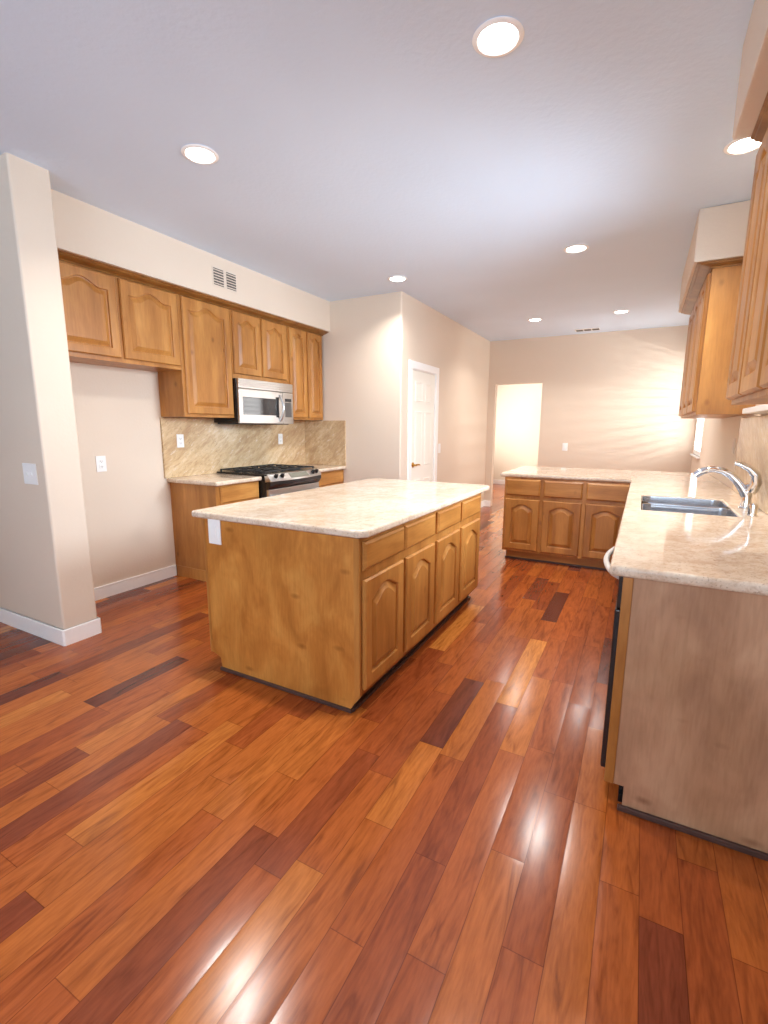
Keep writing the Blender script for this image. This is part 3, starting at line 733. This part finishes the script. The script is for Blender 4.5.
# sink
t = thing('kitchen_sink', 'double-bowl stainless undermount sink set in the L-shaped counter', 'sink', (0.26, 3.42, 0.70))
def bowl(y0, y1):
    mb = MB(); r = 0.055
    def rr(i, z):
        pts = []; a0, a1, b0, b1 = sx0-0.006+i, sx1+0.006-i, y0+i, y1-i; rr_ = max(r-i*0.4, 0.02)
        for cx, cy, s_ in ((a1-rr_, b1-rr_, 0), (a0+rr_, b1-rr_, 1), (a0+rr_, b0+rr_, 2), (a1-rr_, b0+rr_, 3)):
            for k in range(6): an = PI/2*(s_+k/5); pts.append((cx+rr_*math.cos(an), cy+rr_*math.sin(an), z))
        return pts
    mb.loft([rr(0.0085, CT-0.006), rr(0.0105, CT-0.006), rr(0.012, CT-0.010), rr(0.018, 0.73), rr(0.03, 0.705), rr(0.06, 0.70)], cap0=False)
    return mb
b1 = bowl(sy0-0.006, 3.407).build('bowl', SINKM, t); b2 = bowl(3.433, sy1+0.006).build('bowl', SINKM, t)
MB().box(sx0+0.012, sx1-0.012, 3.394, 3.446, 0.865, 0.900, bev=0.008).build('divider', SINKM, t)
for bb_, yc in ((b1, 3.23), (b2, 3.61)):
    MB().lathe((0.26, yc, 0.699), [(0.045, 0), (0.045, 0.004), (0.03, 0.005), (0.028, 0.001), (0.005, 0.001)], 20).build('drain', CHROME, bb_)
# faucet
t = thing('faucet', 'chrome pull-out kitchen faucet with curved spout and lever behind the sink', 'faucet', (0.56, 3.40, CT))
MB().lathe((0.56, 3.40, CT), [(0.034, 0), (0.034, 0.006), (0.027, 0.014), (0.024, 0.05), (0.024, 0.09), (0.026, 0.12), (0.022, 0.14), (0.008, 0.148)], 24).build('base', CHROME, t)
sp = [(0.555, 3.40, 0.99), (0.535, 3.40, 1.03), (0.505, 3.40, 1.072), (0.470, 3.40, 1.105), (0.43, 3.40, 1.128), (0.39, 3.40, 1.136), (0.355, 3.40, 1.132)]
MB().tube(sp, [0.025, 0.025, 0.023, 0.021, 0.020, 0.019, 0.018], 16).build('spout', CHROME, t)
MB().tube([(0.358, 3.40, 1.1325), (0.335, 3.40, 1.124), (0.315, 3.40, 1.112), (0.297, 3.40, 1.096)], [0.0185, 0.020, 0.021, 0.019], 16).build('spray_head', CHROME, t)
MB().tube([(0.575, 3.375, 1.02), (0.588, 3.36, 1.07), (0.580, 3.355, 1.115), (0.545, 3.35, 1.15), (0.505, 3.35, 1.172), (0.475, 3.35, 1.180)], [0.030, 0.028, 0.024, 0.018, 0.015, 0.011], 14).build('lever_handle', CHROME, t)
o = MB().lathe((0.55, 3.13, CT+0.0005), [(0.026, 0), (0.026, 0.004), (0.021, 0.008), (0.021, 0.055), (0.019, 0.062), (0.008, 0.066)], 24).build('air_gap', CHROME, None, (0.55, 3.13, CT))
tag(o, 'short chrome air gap cylinder standing on the granite beside the faucet', 'air gap')

# ------------------------------------------------------------------ outlets, switches
def plate(name, label, cat, O, U, Wd, W_, H_, kind, mat=None, group=None):
    t = thing(name, label, cat, O, group)
    mat = mat or WPLAST
    def loc(mb, nm, mt, par): mb.xform(frame_matrix(O, U, Wd)); return mb.build(nm, mt, par)
    loc(MB().box(-W_/2, W_/2, 0.0, 0.007, -H_/2, H_/2, bev=0.003), 'cover_plate', mat, t)
    if kind == 'outlet':
        for dz in (0.021, -0.021):
            f = loc(MB().box(-0.017, 0.017, 0.005, 0.0095, dz-0.0145, dz+0.0145, bev=0.003), 'socket', mat, t)
            sl = MB()
            for du in (-0.0065, 0.0065): sl.box(du-0.0012, du+0.0012, 0.009, 0.0100, dz-0.004, dz+0.005)
            sl.box(-0.002, 0.002, 0.009, 0.0100, dz-0.011, dz-0.007); loc(sl, 'slots', IVSLOT, f)
    elif kind == 'double_switch':
        for du in (-0.024, 0.024): loc(MB().box(du-0.006, du+0.006, 0.006, 0.014, -0.013, 0.013, bev=0.002), 'toggle', mat, t)
    else:
        loc(MB().box(-0.017, 0.017, 0.005, 0.011, -0.033, 0.033, bev=0.003), 'rocker', mat, t)
    return t
plate('wall_outlet', 'white outlet on the granite splash near the fridge alcove', 'outlet', (LW+0.02, 2.985, 1.243), *PX, 0.075, 0.12, 'outlet', group='kitchen outlets')
plate('wall_outlet', 'white outlet on the granite splash under the microwave', 'outlet', (LW+0.02, 4.365, 1.235), *PX, 0.075, 0.12, 'outlet', group='kitchen outlets')
plate('wall_outlet', 'white outlet on the beige wall inside the fridge alcove', 'outlet', (LW, 2.25, 1.080), *PX, 0.08, 0.125, 'outlet', group='kitchen outlets')
plate('wall_outlet', 'white outlet plate at the top corner of the island end panel', 'outlet', (-1.999, iy0-0.006, 0.812), *NY, 0.092, 0.14, 'rocker', group='kitchen outlets')
plate('light_switch', 'white double light switch on the wing wall beside the fridge alcove', 'switch', (-3.275, 1.5316, 1.083), *NY, 0.150, 0.128, 'double_switch')
plate('light_switch', 'white switch on the far back wall above the peninsula', 'switch', (-1.098, BW, 1.075), *NY, 0.08, 0.125, 'rocker')
plate('light_switch', 'white switch on the wall just past the pantry door', 'switch', (WX, 6.02, 1.10), *PX, 0.08, 0.125, 'rocker')
plate('wall_outlet', 'beige outlet on the sink wall under the wall cabinet beyond the faucet', 'outlet', (RW, 4.72, 1.235), *NX, 0.075, 0.12, 'rocker', VENTM, group='kitchen outlets')

# ------------------------------------------------------------------ vents
t = thing('air_vent', 'beige two-panel air vent on the soffit above the range wall cabinets', 'vent', (-3.333, 3.245, 2.635))
MB().box(-3.333, -3.327, 3.108, 3.380, 2.558, 2.712, bev=0.002).build('frame', VENTM, t)
for a, b_ in ((3.118, 3.228), (3.262, 3.372)):
    bk = MB().box(-3.328, -3.3255, a, b_, 2.568, 2.702).build('grille', VDARK, t)
    g = MB()
    for k in range(6):
        z = 2.575 + k*0.0222
        g.box(-3.3265, -3.3225, a, b_, z, z+0.007)
    g.build('slats', VENTM, bk)
t = thing('air_vent', 'small slotted air vent in the far ceiling by the back wall', 'vent', (-0.86, 7.9, H))
MB().box(-1.03, -0.69, 7.82, 7.98, H-0.008, H, bev=0.003).build('frame', TRIM, t)
g = MB()
for k in range(3): g.box(-1.01+k*0.11, -1.01+k*0.11+0.095, 7.84, 7.96, H-0.0095, H-0.0075)
g.build('slots', VDARK, t)

# ------------------------------------------------------------------ recessed ceiling lights
LIGHTS = [(-0.605, 2.009, 'large recessed ceiling light nearest the top edge, before the island'),
          (-2.215, 2.028, 'recessed ceiling light above the floor by the fridge alcove'),
          (-2.245, 4.437, 'recessed ceiling light in front of the pantry wall corner'),
          (-0.608, 4.397, 'recessed ceiling light above the peninsula end of the kitchen aisle'),
          (-1.410, 6.880, 'recessed ceiling light of the far nook nearest the doorway'),
          (-0.375, 6.910, 'recessed ceiling light of the far nook nearest the window side'),
          (0.335, 3.270, 'recessed ceiling light above the sink beside the wall cabinets'),
          (-0.605, -2.2, 'recessed ceiling light above the rear of the room'),
          (-2.215, -0.40, 'recessed ceiling light above the open floor before the wing wall'),
          ]
def can_light(x, y, label):
    t = thing('recessed_light', label, 'ceiling light', (x, y, H), 'recessed ceiling lights')
    MB().lathe((x, y, H), [(0.074, 0.0), (0.092, 0.0), (0.095, -0.003), (0.090, -0.007), (0.076, -0.009), (0.071, -0.004), (0.071, 0.0)], 40).build('trim_ring', TRIM, t)
    MB().lathe((x, y, H), [(0.0705, 0.0), (0.0705, -0.003), (0.05, -0.006), (0.02, -0.008), (0.002, -0.008)], 32).build('lens', BULB, t)
    l = bpy.data.lights.new('lamp', 'AREA'); l.shape = 'DISK'; l.size = 0.13; l.energy = P_CAN; l.spread = math.radians(132); l.color = CAN_COLOR
    lo = bpy.data.objects.new('lamp', l); COL.objects.link(lo); lo.parent = t; lo.location = (0, 0, -0.014)
for x, y, lab in LIGHTS: can_light(x, y, lab)
